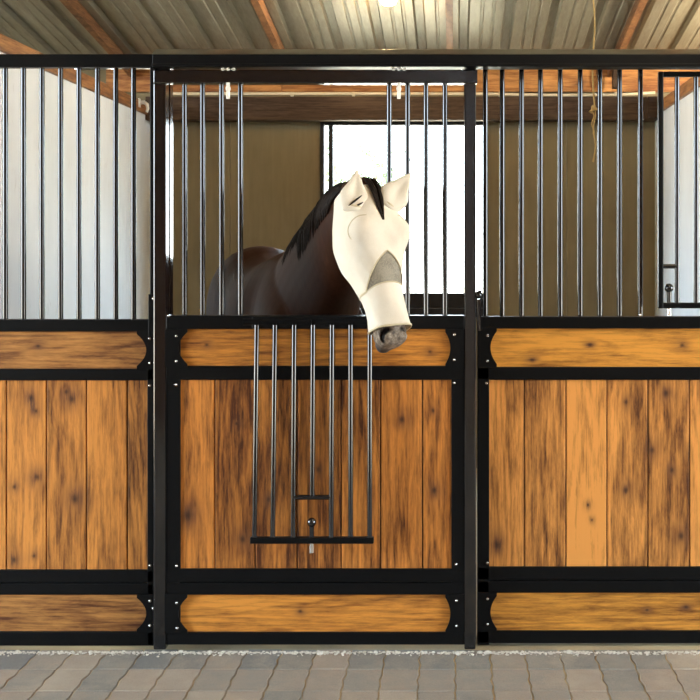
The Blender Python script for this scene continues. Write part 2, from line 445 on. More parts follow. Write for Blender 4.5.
M['wallcap'] = wood_along_y('wall_cap_wood', (0.46, 0.22, 0.08), (0.14, 0.055, 0.022))
for n_, xr in enumerate((-3.45, -2.32, -1.19, -0.035, 1.12, 2.26)):
    bm = BM(); slope_box(bm, xr - .022, xr + .022, -5.5, 3.60, .002, .075, (rnd.uniform(.4, .6), rnd.random() * 9, rnd.random() * 9))
    tag(build('trim_%d' % (n_ + 1), bm, M['rafter']), kind='structure')
# header beam, purlin board over it, caps of the side walls
bm = BM(); box(bm, WX0 + .002, WX1 - .002, WY - .14, WY - .001, PZ(120, WY - .14), PZ(96.5, WY - .14), .004, (.5, 1.3, 2.2)); tag(build('trim_7', bm, M['beam']), kind='structure')
bm = BM()
xs_ = [WX0 - .31, -1.25, 0.05, 0.62, 1.02, WX1 + .4]
for q, (a_, b_) in enumerate(zip(xs_, xs_[1:])):
    box(bm, a_ + .001, b_ - .001, WY - .04, WY - .001, PZ(92.5, WY), RZ0 - .004, .002, ((.35, .3, .5, .62, .45)[q], q * 3.1, q * 1.7))
tag(build('trim_8', bm, M['orangewood']), kind='structure')
bm = BM(); box(bm, WX0 - .07, WX0 + .02, 0.06, WY - .145, 2.546, 2.625, .003, (.42, 4, 1)); tag(build('trim_9', bm, M['wallcap']), kind='structure')
bm = BM(); box(bm, WX1 - .02, WX1 + .07, 0.06, WY - .145, 2.546, 2.625, .003, (.55, 7, 5)); tag(build('trim_10', bm, M['wallcap']), kind='structure')
# short dark blocking under the purlin and the corner brace
bm = BM(); box(bm, PX(612, 3.5), PX(619, 3.5), 3.44, 3.515, 2.725, 2.95, .003, (.2, 4, 7)); tag(build('trim_11', bm, M['beam']), kind='structure')
bm = BM(); box(bm, PX(646, 3.45), WX1 - .004, 3.36, 3.51, PZ(119, 3.45), PZ(98, 3.45), .003, (.15, 8, 3)); tag(build('trim_12', bm, M['beam']), kind='structure')
# opposite side of the aisle, behind the viewer
bm = BM()
x = -6.0
while x < 6: box(bm, x + .002, x + .148, -5.66, -5.6, -.06, 4.38, .003, (rnd.random(), rnd.random() * 9, rnd.random() * 9)); x += .15
tag(build('wall_aisle', bm, M['darkwood']), kind='structure')
for nm, x in (('wall_light_block_left', -6.0), ('wall_light_block_right', 5.95)):  # unseen return walls, added to narrow the daylight from the aisle ends
    bm = BM(); y = -5.6
    while y < -3.85: box(bm, x, x + .05, y + .002, y + .148, -.06, roofz(y + .15) - .01, .003, (rnd.random(), rnd.random() * 9, rnd.random() * 9)); y += .15
    tag(build(nm, bm, M['darkwood']), kind='structure')

# ------------------------------------------------------------------ stall fronts
def planks(xs, tones, y0, y1, z0, z1, seed):
    rr = random.Random(seed)
    bm = BM()
    for (a_, b_), t in zip(zip(xs, xs[1:]), tones):
        box(bm, a_ + .0025, b_ - .0025, y0 + rr.uniform(0, .0015), y1, z0, z1, .0032, (t, rr.uniform(0, 20), rr.uniform(0, 20)))
    box(bm, xs[0] + .004, xs[-1] - .004, y1 - .012, y1 - .006, z0 + .004, z1 - .004, 0, (.1, 1, 1))   # tongues closing the joints
    return bm
def gusset(side, x_edge, x_corner, x_mid, z0, z1, y):
    """plate with a concave edge: x_edge is its straight side, x_corner/x_mid its curved side"""
    bm = BM()
    poly = [(x_edge, z0), (x_corner, z0)]
    zc = (z0 + z1) / 2; hh = (z1 - z0) / 2
    fl = .16 * hh
    n = 12
    for i in range(n + 1):
        t = -1 + 2 * i / n
        z = zc + t * (hh - fl)
        poly.append((x_mid + (x_corner - x_mid) * (t * t), z))
    poly += [(x_corner, z1), (x_edge, z1)]
    prism(bm, poly, y - .004, y)
    return bm
def bolt(parent, x, y, z, r=.0045):
    def f(bm):
        ball(bm, (x, y, z), r, (1, .7, 1), 10)
        tube(bm, [(x, y + .001, z), (x, y + .004, z)], r * 1.25, 8)
    return one('bolt', f, M['chrome'], parent)
def tone_list(*a): return a

def infill(root, Y, rows, xin0, xin1, xs, tones, btones, wm, wh, gus, bolts, seed, xl, xr):
    """boards, planks, rails of one lower section. rows: pixel heights; Y = front face of the frame"""
    led0, led1, b10, b11, r10, r11, p0, p1, s0, sm, s1, b20, b21, e0, e1 = rows
    yb = Y + .045
    def rail(a, c, x0=xl, x1=xr, name='rail', dy=0.0):
        one(name, lambda bm: box(bm, x0, x1, Y - dy, yb, PZ(c, Y), PZ(a, Y), .004), M['frame'], root)
    rail(led0, led1, name='ledge_rail', dy=.006)
    rail(r10, r11); rail(s0, sm - .3); rail(sm + .3, s1); rail(e0, e1, name='bottom_rail')
    yp = Y + .010
    build('plank_infill', planks([PX(a, yp) for a in xs], tones, yp, yp + .025, PZ(p1 + 1.5, yp), PZ(p0 - 1.5, yp), seed), wm, root)
    for (za, zb, t, sd) in ((b10, b11, btones[0], 5), (b20, b21, btones[1], 9)):
        build('board', planks([PX(xin0, yp), PX(xin1, yp)], [t], yp, yp + .025, PZ(zb + 1.5, yp), PZ(za - 1.5, yp), seed + sd), wh, root)
        for g in gus:
            yg = Y - .001
            build('gusset_plate', gusset(0, PX(g[0], yg), PX(g[1], yg), PX(g[2], yg), PZ(zb + 1, yg), PZ(za - 1, yg), yg), M['frame'], root)
    for (bx, by) in bolts: bolt(root, PX(bx, Y - .008), Y - .008, PZ(by, Y - .008))

def hbars(root, xs, Y, za, zb, r=.0102, name='bar'):
    for xx in xs:
        x = PX(xx, Y)
        one(name, lambda bm: tube(bm, [(x, Y, zb), (x, Y, za)], r, 16), M['bar'], root)

def kn(px, py, r, root, Y=0.01): 
    return (PX(px, Y) - root.location.x, PZ(py, Y) - root.location.z, r)

# ---- left panel
LX0 = WX0
pl_ = thing('stall_partition', (PX(40, 0), .02, 0), 'fixed stall front left of the sliding door, stained planks below black bars', 'stall partition', None)
YL = 0.0
knotsL = [kn(36, 411, .014, pl_), kn(31, 398, .02, pl_), kn(37, 477, .024, pl_), kn(14, 487, .014, pl_), kn(75, 499, .03, pl_), kn(72, 399, .024, pl_), kn(66, 392, .016, pl_), kn(14, 560, .022, pl_), kn(34, 556, .012, pl_), kn(-40, 470, .02, pl_)]
WL = wood('stained_planks_left', True, knotsL)
WLh = wood('stained_boards_left', False, [kn(38, 346, .014, pl_), kn(-50, 610, .02, pl_)], (0.55, 0.25, 0.068), (0.09, 0.027, 0.009))
xr_ = PX(153.4, 0)
infill(pl_, YL, (319.5, 331.5, 332, 368, 369, 380.5, 381, 570, 570, 583, 595, 595.5, 631, 632, 646), -97, 149.5,
       [-97, -74, -34, 6.3, 46.4, 86.5, 127.4, 149], tone_list(.6, .5, .72, .66, .52, .66, .42), (.42, .5), WL, WLh,
       [(153, 137, 146.5)], [(149.6, 338.5), (149.6, 363), (149.6, 385.5), (149.8, 565.5), (149.6, 601), (149.6, 625.5), (153, 608.5)], 11, LX0, xr_)
one('stile', lambda bm: box(bm, PX(147.2, 0), xr_, 0, .045, 0, PZ(319.5, 0), .003), M['frame'], pl_)
one('stile', lambda bm: box(bm, PX(149.6, 0), xr_, 0.003, .042, PZ(319.5, 0), PZ(60, 0), .003), M['frame'], pl_)
one('top_rail', lambda bm: box(bm, LX0, xr_, 0, .045, PZ(67, 0), PZ(54, 0), .004), M['frame'], pl_)
hbars(pl_, [-86.7, -68.4, -50, -31.6, -13.2, 5.4, 23.5, 42, 60.6, 79, 97.5, 115.8, 133.6], .022, PZ(66, .022), PZ(321, .022))
def drop_lock(bm):
    box(bm, PX(149, 0), PX(154.5, 0), -.012, 0, PZ(336, 0), PZ(294, 0), .002)
one('lock_plate', drop_lock, M['frame'], pl_); bolt(pl_, PX(153.2, -.016), -.016, PZ(298.5, -.016), .005)

# ---- right panel
pr_ = thing('stall_partition', (PX(640, 0), .02, 0), 'fixed stall front right of the sliding door with a small hinged feed grille', 'stall partition', None)
knotsR = [kn(666, 393, .018, pr_), kn(681, 536, .024, pr_), kn(672, 470, .016, pr_), kn(626, 402, .016, pr_), kn(588, 505, .010, pr_), kn(592, 520, .008, pr_), kn(497, 545, .026, pr_), kn(626, 490, .018, pr_), kn(652, 450, .02, pr_), kn(740, 430, .02, pr_)]
WR = wood('stained_planks_right', True, knotsR, (0.76, 0.32, 0.075))
WRh = wood('stained_boards_right', False, [kn(682, 345, .014, pr_), kn(532, 360, .013, pr_), kn(590, 345, .012, pr_), kn(686, 607, .012, pr_), kn(647, 610, .009, pr_)], (0.72, 0.315, 0.05), (0.11, 0.032, 0.008))
xl_ = PX(477.3, 0)
infill(pr_, YL, (316.6, 328.5, 329, 366, 367, 380, 380, 567, 567, 580.5, 593, 593.5, 630.5, 631, 643.5), 486, 817,
       [487, 524.3, 566, 607, 648, 689.6, 731, 772, 817], tone_list(.68, .5, .92, .6, .46, .85, .55, .7), (.82, .5), WR, WRh,
       [(478, 496.8, 490.5)], [(487.5, 335.6), (487.5, 361), (486.5, 383.2), (487.4, 563), (487.5, 599), (487.5, 624.2)], 23, xl_, WX1)
one('stile', lambda bm: box(bm, xl_, PX(489.3, 0), 0, .045, 0, PZ(316.6, 0), .003), M['frame'], pr_)
one('top_rail', lambda bm: box(bm, xl_, WX1, 0, .045, PZ(66.5, 0), PZ(53, 0), .004), M['frame'], pr_)
hbars(pr_, [485.3, 502.2, 521.5, 540.4, 560.2, 580.2, 599.8, 619.6, 640.4], .022, PZ(66, .022), PZ(318, .022))
# hinged feed grille beyond the ninth bar
YG = -.02
gz0, gz1 = PZ(308.3, YG), PZ(71.8, YG)
gx0, gx1 = PX(658, YG), PX(790, YG)
fg = one('feed_grille', lambda bm: (box(bm, gx0, PX(663, YG), YG - .014, YG + .014, gz0, gz1, .004), box(bm, PX(785, YG), gx1, YG - .014, YG + .014, gz0, gz1, .004),
        box(bm, PX(663, YG), PX(785, YG), YG - .012, YG + .012, PZ(77, YG), gz1, .004), box(bm, PX(663, YG), PX(785, YG), YG - .012, YG + .012, gz0, PZ(302.5, YG), .004)), M['frame'], pr_)
for xx in (677, 696, 714.5, 733, 751.5, 769.5):
    x = PX(xx, YG); one('grille_bar', lambda bm: tube(bm, [(x, YG, PZ(304, YG)), (x, YG, PZ(75, YG))], .0098, 14), M['bar'], fg)
one('cross_bar', lambda bm: tube(bm, [(PX(662, YG), YG, PZ(266.3, YG)), (PX(677, YG), YG, PZ(266.3, YG))], .0095, 12), M['bar'], fg)
def latch(bm, px, py_k, py_b, Y):
    x = PX(px, Y)
    ball(bm, (x, Y, PZ(py_k, Y)), .0175, (1, 1, 1.05), 18)
    tube(bm, [(x, Y, PZ(py_k, Y)), (x, Y, PZ(py_b, Y))], [.010, .0085], 12)
one('latch_knob', lambda bm: latch(bm, 669, 288, 303, YG), M['bar'], fg)
one('latch_pin', lambda bm: tube(bm, [(PX(669, YG), YG, PZ(306, YG)), (PX(669, YG), YG, PZ(315.5, YG))], .0085, 12), M['chrome'], fg)
bolt(pr_, PX(640.4, -.008), -.008, PZ(315.2, -.008), .005)

# ---- posts behind the door edges
t = thing('stall_post', (PX(162, .05), .085, 0), 'black steel post standing behind the left edge of the sliding door', 'post')
one('post_tube', lambda bm: box(bm, PX(154, .06), PX(170.2, .06), .06, .11, 0, PZ(52, .06), .004), M['bar'], t)
t = thing('stall_post', (PX(469, .05), .085, 0), 'black steel post standing behind the right edge of the sliding door', 'post')
one('post_tube', lambda bm: box(bm, PX(463.8, .06), PX(476, .06), .06, .11, 0, PZ(52, .06), .004), M['bar'], t)

# ---- overhead track
tk = thing('door_track', (PX(460, -.05), -.05, PZ(66, -.05)), 'long black overhead track the stall door hangs from, running right under the roof', 'door track')
YT = -.095
def trk(bm):
    box(bm, PX(152, YT), WX1, YT, -.004, PZ(66, YT), PZ(54.2, YT), .003)
def sheen_strip(bm):                                # added sloping strip, shaped and coloured to imitate the sheen on the track top
    zb = PZ(54.2, YT) + .0003
    prof_ = [(-.004, zb), (YT, zb), (YT + .006, zb + .004), (YT + .056, zb + .0285), (YT + .062, zb + .030), (-.004, zb + .030)]
    ra, rb = ([bm.verts.new((x, y, z)) for y, z in prof_] for x in (PX(152, YT), WX1))
    for k in range(len(prof_)):
        k2 = (k + 1) % len(prof_); bm.faces.new((ra[k], ra[k2], rb[k2], rb[k]))
    bm.faces.new(ra[::-1]); bm.faces.new(rb)
one('track_sheen', sheen_strip, M['track'], tk)['label'] = 'sloping grey metal strip added to imitate the sheen on the track top'
one('track_box', trk, M['frame'], tk)
one('track_flange', lambda bm: box(bm, PX(152, YT), WX1, YT - .006, YT + .004, PZ(66.8, YT), PZ(63.5, YT), .002), M['frame'], tk)

# ---- the sliding door
YD = -.066
dr = thing('stall_door', (PX(315, YD), YD + .02, 0), 'sliding stall door with stained planks, black bars and an open gap the horse looks through', 'stall door')
def knd(px, py, r): return kn(px, py, r, dr, YD)
knotsD = [knd(187, 516, .03), knd(434, 491, .018), knd(433, 411, .012), knd(402, 420, .02), knd(242, 540, .022), knd(318, 470, .02), knd(236, 424, .012), knd(268, 500, .016)]
WD = wood('stained_planks_door', True, knotsD, (0.68, 0.255, 0.05), (0.075, 0.022, 0.008))
WDh = wood('stained_boards_door', False, [knd(206, 345, .012), knd(430, 352, .012), knd(300, 612, .012)], (0.70, 0.28, 0.047), (0.12, 0.034, 0.009))
infill(dr, YD, (315.5, 329, 330, 366, 366, 380, 380, 569, 569, 582.5, 595, 595, 632, 632.5, 645), 177.5, 453,
       [179, 214.7, 255, 297, 341, 380.5, 422.4, 452.5], tone_list(.66, .34, .36, .42, .46, .62, .55), (.66, .68), WD, WDh,
       [(165, 187.5, 178.6), (464, 445.3, 450.3)],
       [(176, 336), (176, 361.2), (175.8, 384.7), (176.4, 566), (176.4, 603), (177, 628.2), (454.4, 334.7), (454, 359.8), (454.3, 383), (456, 564.3), (456.3, 600.7), (456.5, 626)], 37, PX(166, YD), PX(464.5, YD))
one('inner_stile', lambda bm: box(bm, PX(166, YD), PX(180, YD), YD + .001, YD + .043, PZ(633, YD), PZ(317, YD), .003), M['frame'], dr)
one('inner_stile', lambda bm: box(bm, PX(451.5, YD), PX(464.5, YD), YD + .001, YD + .043, PZ(633, YD), PZ(317, YD), .003), M['frame'], dr)
one('outer_stile', lambda bm: box(bm, PX(153.5, YD), PX(166, YD), YD - .004, YD + .05, .006, PZ(83, YD), .005), M['bar'], dr)
one('outer_stile', lambda bm: box(bm, PX(464.3, YD), PX(475.6, YD), YD - .004, YD + .05, .006, PZ(83, YD), .005), M['bar'], dr)
one('top_rail', lambda bm: box(bm, PX(153.5, YD), PX(477.5, YD), YD - .004, YD + .05, PZ(83.3, YD), PZ(69.8, YD), .004), M['bar'], dr)
YB = YD + .023
hbars(dr, [184.6, 202.6, 221.6, 240.4, 389.2, 407.6, 426, 445], YB, PZ(82.5, YB), PZ(317, YB))
for hx in (228.5, 399):
    x = PX(hx, YD)
    def hang(bm):
        yy = YD + .023
        tube(bm, [(x, yy, PZ(70, YD)), (x, yy, PZ(67.9, YD))], .008, 10)
        for dx in (-.021, 0, .021): ball(bm, (x + dx, YD - .006, PZ(69.3, YD)), .0085, (1, .6, .8), 10)
        box(bm, x - .028, x + .028, YD - .004, yy, PZ(70, YD), PZ(68.8, YD), .001)
        tube(bm, [(x, YD - .008, PZ(83, YD)), (x, YD - .008, PZ(99, YD))], .0072, 10)
        ball(bm, (x, YD - .008, PZ(89, YD)), .0105, (1, 1, 1.3), 10)
    o = one('hanger_bolt', hang, M['white_metal'], dr)
bolt(dr, PX(171.8, YD - .008), YD - .008, PZ(69.4, YD), .006)
def dlatch(bm):
    y = YD + .012
    ball(bm, (PX(478.6, y), y, PZ(295, y)), .014, (1, 1, 1), 14)
    tube(bm, [(PX(474, y), y, PZ(295, y)), (PX(481.5, y), y, PZ(291.5, y))], .008, 10)
    box(bm, PX(477, y), PX(481, y), y - .012, y + .012, PZ(331, y), PZ(299, y), .003)
one('door_latch', dlatch, M['bar'], dr)
bolt(dr, PX(168.6, YD - .008), YD - .008, PZ(315.6, YD), .005)
# drop-down grille folded over the front of the door: bars, bottom rail, latch
def YQ(py): return -.092 - .05 * (py - 322) / 218.0
dg = one('drop_grille', lambda bm: box(bm, PX(250.3, YQ(540)), PX(373.8, YQ(540)), YQ(540) - .013, YQ(540) + .013, PZ(543.2, YQ(540)), PZ(536.8, YQ(540)), .004), M['frame'], dr)
tops = [256.8, 275, 294.2, 313, 332, 350.6, 369.8]; bots = [254.4, 272.6, 293, 312, 331.2, 350.6, 369.6]
for q, (a_, b_) in enumerate(zip(tops, bots)):
    pe = 495 if q == 3 else 539
    xb = a_ + (b_ - a_) * (pe - 322) / (539 - 322)
    P0 = (PX(a_, YQ(325)), YQ(325), PZ(325, YQ(325))); P1 = (PX(xb, YQ(pe)), YQ(pe), PZ(pe, YQ(pe)))
    one('grille_bar', lambda bm: tube(bm, [P0, P1], .0098, 16), M['bar'], dg)
one('cross_bar', lambda bm: tube(bm, [(PX(293, YQ(496)), YQ(496), PZ(497.2, YQ(496))), (PX(331, YQ(496)), YQ(496), PZ(497.2, YQ(496)))], .0098, 12), M['bar'], dg)
one('latch_knob', lambda bm: latch(bm, 311.7, 522.3, 538, YQ(530)), M['bar'], dg)
one('latch_pin', lambda bm: tube(bm, [(PX(311.7, YQ(545)), YQ(545), PZ(541, YQ(545))), (PX(311.7, YQ(545)), YQ(545), PZ(552.5, YQ(545)))], .0095, 12), M['chrome'], dg)
def hinge(bm):
    for (a_, b_) in ((243, 312), (316, 372)):
        tube(bm, [(PX(a_, -.088), -.088, PZ(322, -.088)), (PX(b_, -.088), -.088, PZ(322, -.088))], .013, 14)
    box(bm, PX(252, -.09), PX(374, -.09), -.095, -.074, PZ(328.5, -.09), PZ(316.3, -.09), .004)
one('hinge_rail', hinge, M['frame'], dg)

# ------------------------------------------------------------------ small fixed things
cp = thing('conduit', (PX(410, WY - .155), WY - .155, PZ(93.8, WY - .155)), 'thin cream conduit pipe running along the top of the back wall beam', 'pipe')
YC = WY - .155
cpts = [(PX(a_, YC), YC, PZ(b_, YC)) for a_, b_ in ((160, 93.8), (240, 93.6), (360, 93.6), (480, 93.8), (560, 95.2), (620, 94.8), (655, 92.6))]
one('pipe_run', lambda bm: tube(bm, cpts, .0105, 12), M['pipe'], cp)
for xx in (292, 353.5, 395, 500, 616):
    zz = 94.2
    one('coupling', lambda bm: tube(bm, [(PX(xx - 1.4, YC), YC, PZ(zz, YC)), (PX(xx + 1.4, YC), YC, PZ(zz, YC))], .017, 12), M['pipe'], cp)

tw = thing('twine', (PX(593.5, 1.2), 1.2, PZ(40, 1.2)), 'frayed straw-coloured twine hanging with a knot behind the right panel bars', 'twine')
ztop = roofz(1.2)
def twn(bm):
    pts = []
    for q in range(16):
        zz = ztop - (ztop - PZ(106, 1.2)) * q / 15
        pts.append((PX(593.6, 1.2) + .006 * math.sin(q * .9), 1.2, zz))
    tube(bm, pts, .0042, 8)
one('cord', twn, M['twine'], tw)
def knot(bm):
    x = PX(593.6, 1.2); z = PZ(108, 1.2)
    ball(bm, (x, 1.2, z), .013, (1, 1, 1.3), 10)
    pts = [(x + .02 * math.sin(q * .8), 1.2 + .012 * math.cos(q * .8), z - .012 * q * .25) for q in range(9)]
    tube(bm, pts, .005, 8)
one('knot', knot, M['twine'], tw)
def ends(bm):
    x = PX(593.6, 1.2); z = PZ(110, 1.2)
    for s, ln in ((-1, 24), (1, 52)):
        tube(bm, [(x + s * .004 + .006 * math.sin(q * 1.1 + s), 1.2, z - (PZ(110, 1.2) - PZ(110 + ln, 1.2)) * q / 9) for q in range(10)], [.0035] * 9 + [.005], 7)
one('loose_end', ends, M['twine'], tw)

hk = thing('wall_hook', (PX(139, 3.4), 3.4, PZ(99, 3.4)), 'small white curved hook high on the left wall near the back corner', 'hook')
yk = 2.9
def hkf(bm):
    x0 = WX0 + .02; y = 3.30; z = 2.60
    pts = [(x0, y, z), (x0 + .035, y, z + .004), (x0 + .055, y, z - .012), (x0 + .06, y, z - .04), (x0 + .052, y, z - .065)]
    tube(bm, pts, [.014, .014, .013, .011, .008], 10)
    box(bm, x0 - .001, x0 + .006, y - .022, y + .022, z - .03, z + .03, .002)
one('hook_body', hkf, M['white_metal'], hk)

YLp = 2.12
lx = PX(388.3, YLp); lzb = PZ(5.2, YLp); lzt = roofz(YLp)
lp = thing('ceiling_lamp', (lx, YLp, lzt), 'lit warm white lamp hanging under the ribbed roof above the horse', 'lamp')
def lb(bm):
    tube(bm, [(lx, YLp, lzt + .0), (lx, YLp, lzt - .02)], .06, 20)
    tube(bm, [(lx, YLp, lzt - .02), (lx, YLp, lzb + .085)], .034, 16)
one('lamp_base', lb, M['white_metal'], lp)
def gb(bm):
    prf = [(.032, .085), (.050, .07), (.054, .04), (.046, .014), (.030, .002), (.001, 0)]
    tube(bm, [(lx, YLp, lzb + z) for r, z in prf], [r for r, z in prf], 24)
one('globe', gb, M['globe'], lp)

# grit swept along the foot of the front
bm = bmesh.new(); rr = random.Random(5)
for q in range(2300):
    x = rr.uniform(-2.3, 1.7); y = -.079 - abs(rr.gauss(0, .015)); s = rr.choice((.0022, .003, .003, .004, .0055)) * rr.uniform(.7, 1.2)
    if rr.random() < .02: s *= 1.9
    g = bmesh.ops.create_icosphere(bm, subdivisions=1, radius=s)
    for v in g['verts']: v.co = Vector((x + v.co.x * rr.uniform(.8, 1.5), y + v.co.y, max(0.0005, v.co.z * .7 + s * .4) ))
tag(build('grit', bm, M['grit']), 'pale loose grit scattered along the foot of the stall front', 'grit', None, 'stuff')

# tree outside the window
tr = thing('tree', (-2.2, 16.0, -.062), 'pale sunlit tree outdoors seen faintly through the back window', 'tree')
def trunk(bm):
    tube(bm, [(-2.2, 16, -.062), (-2.15, 16, 1.2), (-2.25, 16.05, 2.4), (-2.2, 16, 3.4)], [.16, .12, .10, .05], 10)
    tube(bm, [(-2.2, 16, 1.6), (-1.7, 15.9, 2.5), (-1.3, 15.8, 3.1)], [.08, .05, .02], 8)
    tube(bm, [(-2.2, 16, 2.0), (-2.8, 16.2, 2.8), (-3.1, 16.1, 3.4)], [.08, .05, .02], 8)
one('trunk', trunk, M['bark'], tr, True)
def fol(bm):
    rr = random.Random(8)
    cs = [(-2.2, 16, 3.5, .7), (-1.4, 15.8, 3.1, .5), (-2.9, 16.1, 3.4, .7), (-1.8, 15.8, 2.7, .4), (-2.5, 16, 2.9, .5), (-1.1, 15.9, 2.75, .28)]
    for q in range(1700):
        cx_, cy_, cz_, r_ = rr.choice(cs)
        p = Vector((rr.gauss(0, .5), rr.gauss(0, .5), rr.gauss(0, .5))) * r_ + Vector((cx_, cy_, cz_))
        d = Vector((rr.uniform(-1, 1), rr.uniform(-1, 1), rr.uniform(-1, 1))).normalized(); e = d.orthogonal().normalized()
        l = rr.uniform(.05, .09)
        bm.faces.new([bm.verts.new(p + d * l), bm.verts.new(p + e * l * .4), bm.verts.new(p - d * l), bm.verts.new(p - e * l * .4)])
one('foliage', fol, M['leaf'], tr)

# ------------------------------------------------------------------ the horse
HB = Vector((-0.93, 1.25, 0.0))
horse = thing('horse', HB, 'dark bay horse in a cream fly mask looking out over the stall door', 'horse')
fwd = Vector((.40, -.917, 0)).normalized(); lat = Vector((-.917, -.40, 0)).normalized()   # lat: the side seen at image left
R0 = Vector((-1.2, 1.95, 0))
def BP(v, l, z): return R0 + fwd * v + lat * l + Vector((0, 0, z))

def loft(bm, rings):
    """rings: lists of points of equal length"""
    vr = [[bm.verts.new(p) for p in r] for r in rings]; n = len(vr[0])
    for a_, b_ in zip(vr, vr[1:]):
        for k in range(n): bm.faces.new((a_[k], a_[(k + 1) % n], b_[(k + 1) % n], b_[k]))
    for r, rev in ((vr[0], True), (vr[-1], False)):
        c = bm.verts.new(sum((v.co for v in r), Vector()) / n)
        for k in range(n): bm.faces.new((r[k], r[(k + 1) % n], c))
def ell(c, U, Wd, up, dn, w, n=28, ex=0.9):
    out = []
    for k in range(n):
        th = 2 * PI * k / n; cu, su = math.cos(th), math.sin(th)
        a_ = math.copysign(abs(cu) ** ex, cu); b_ = math.copysign(abs(su) ** ex, su)
        out.append(Vector(c) + U * (a_ * (up if a_ > 0 else dn)) + Wd * (b_ * w))
    return out
def cat(tab, u):
    """Catmull-Rom interpolation of rows (u, a, b, c ..)"""
    n = len(tab)
    if u <= tab[0][0]: return tab[0][1:]
    if u >= tab[-1][0]: return tab[-1][1:]
    i = max(k for k in range(n) if tab[k][0] <= u)
    i = min(i, n - 2)
    t = (u - tab[i][0]) / (tab[i + 1][0] - tab[i][0])
    p0 = tab[max(i - 1, 0)]; p1 = tab[i]; p2 = tab[i + 1]; p3 = tab[min(i + 2, n - 1)]
    return [0.5 * (2 * p1[k] + (p2[k] - p0[k]) * t + (2 * p0[k] - 5 * p1[k] + 4 * p2[k] - p3[k]) * t * t + (3 * p1[k] - p0[k] - 3 * p2[k] + p3[k]) * t ** 3) for k in range(1, len(p1))]

Z3 = Vector((0, 0, 1))
bm = bmesh.new()
trunk_tab = [(-.02, 1.32, 1.14, .07), (.04, 1.45, 1.00, .17), (.12, 1.535, .90, .24), (.25, 1.590, .83, .275), (.42, 1.600, .80, .28), (.6, 1.555, .79, .275), (.8, 1.535, .74, .285), (.98, 1.565, .71, .27),
             (1.12, 1.585, .70, .235), (1.25, 1.55, .74, .24), (1.38, 1.47, .82, .24), (1.50, 1.38, .93, .215), (1.57, 1.27, 1.03, .12)]
rings = []
v = -.02
while v <= 1.571:
    zt, zb, w = cat(trunk_tab, v); zc = zb + (zt - zb) * .55
    rings.append(ell(BP(v, 0, zc), Z3, lat, zt - zc, zc - zb, w, 36, .92)); v += .053
loft(bm, rings)
# neck: centre path with dorsal / ventral / lateral radii
PPOLL = Vector((PX(362, -.18), -.18, PZ(196, -.18)))
neck_tab = [(0, *(BP(1.10, 0, 1.20)), .36, .30, .17), (1, -.61, .62, 1.44, .25, .31, .18), (2, -.51, .27, 1.609, .175, .255, .128), (3, -.436, .02, 1.730, .110, .155, .092), (4, PPOLL.x - .012, PPOLL.y + .03, PPOLL.z - .02, .055, .13, .082)]
rings = []; neckC = []
for q in range(33):
    u = q / 8.0
    x, y, z, up, dn, w = cat(neck_tab, u); c = Vector((x, y, z))
    x2, y2, z2 = cat(neck_tab, min(4, u + .05))[:3]; x1, y1, z1 = cat(neck_tab, max(0, u - .05))[:3]
    T = (Vector((x2, y2, z2)) - Vector((x1, y1, z1))).normalized()
    U = (Z3 - T * T.z).normalized(); Wd = T.cross(U)
    if Wd.dot(lat) < 0: Wd = -Wd
    neckC.append((c, U, Wd, up, dn, w, T)); rings.append(ell(c, U, Wd, up, dn, w, 30, .95))
loft(bm, rings)
# head frame
PM = Vector((PX(391, -.365), -.365, PZ(343, -.365)))
ax = (PM - PPOLL).normalized(); HLEN = (PM - PPOLL).length
psi = math.radians(34)
hdir = Vector((math.sin(psi), -math.cos(psi), 0))
hn = (hdir - ax * hdir.dot(ax)).normalized(); hs = ax.cross(hn)
if hs.x > 0: hs = -hs
# u, dorsal, ventral, half width
head_tab = [(-.06, .055, .09, .065), (0.0, .082, .125, .088), (.07, .100, .150, .100), (.14, .108, .172, .112), (.20, .104, .176, .113), (.27, .092, .160, .099), (.34, .080, .116, .080), (.41, .069, .078, .066),
            (.48, .064, .062, .058), (.53, .062, .062, .060), (.57, .058, .064, .060), (.605, .040, .058, .048), (.625, .018, .044, .030)]
head_tab = [(u * HLEN / .60 if u > 0 else u, *(q * .967 for q in r)) for u, *r in head_tab]
def headpt(u, th, off=0.0, ex=.86):
    up, dn, w = cat(head_tab, u)
    cu, su = math.cos(th), math.sin(th)
    a_ = math.copysign(abs(cu) ** ex, cu); b_ = math.copysign(abs(su) ** ex, su)
    ln = 1.0
    # narrower dorsally below the eyes, flat cheeks
    return PPOLL + ax * u + hn * (a_ * ((up if a_ > 0 else dn) + off)) + hs * (b_ * (w + off))
UE = head_tab[-1][0]
rings = []
u = -.06
while u < UE + .0001:
    rings.append([headpt(u, 2 * PI * k / 32) for k in range(32)]); u += .0145
loft(bm, rings)
# eye brow and nostril swellings, chin
for s in (-1, 1):
    e = headpt(.195, s * math.radians(62)); ball(bm, e - hs * s * .012, .03, (1, 1, 1.1), 16)
    nn = headpt(UE - .045, s * math.radians(58)); ball(bm, nn - hs * s * .012, .026, (1, 1, 1.2), 16)
chin = PPOLL + ax * (UE - .035) - hn * .055; ball(bm, chin, .033, (1, 1, 1), 16)
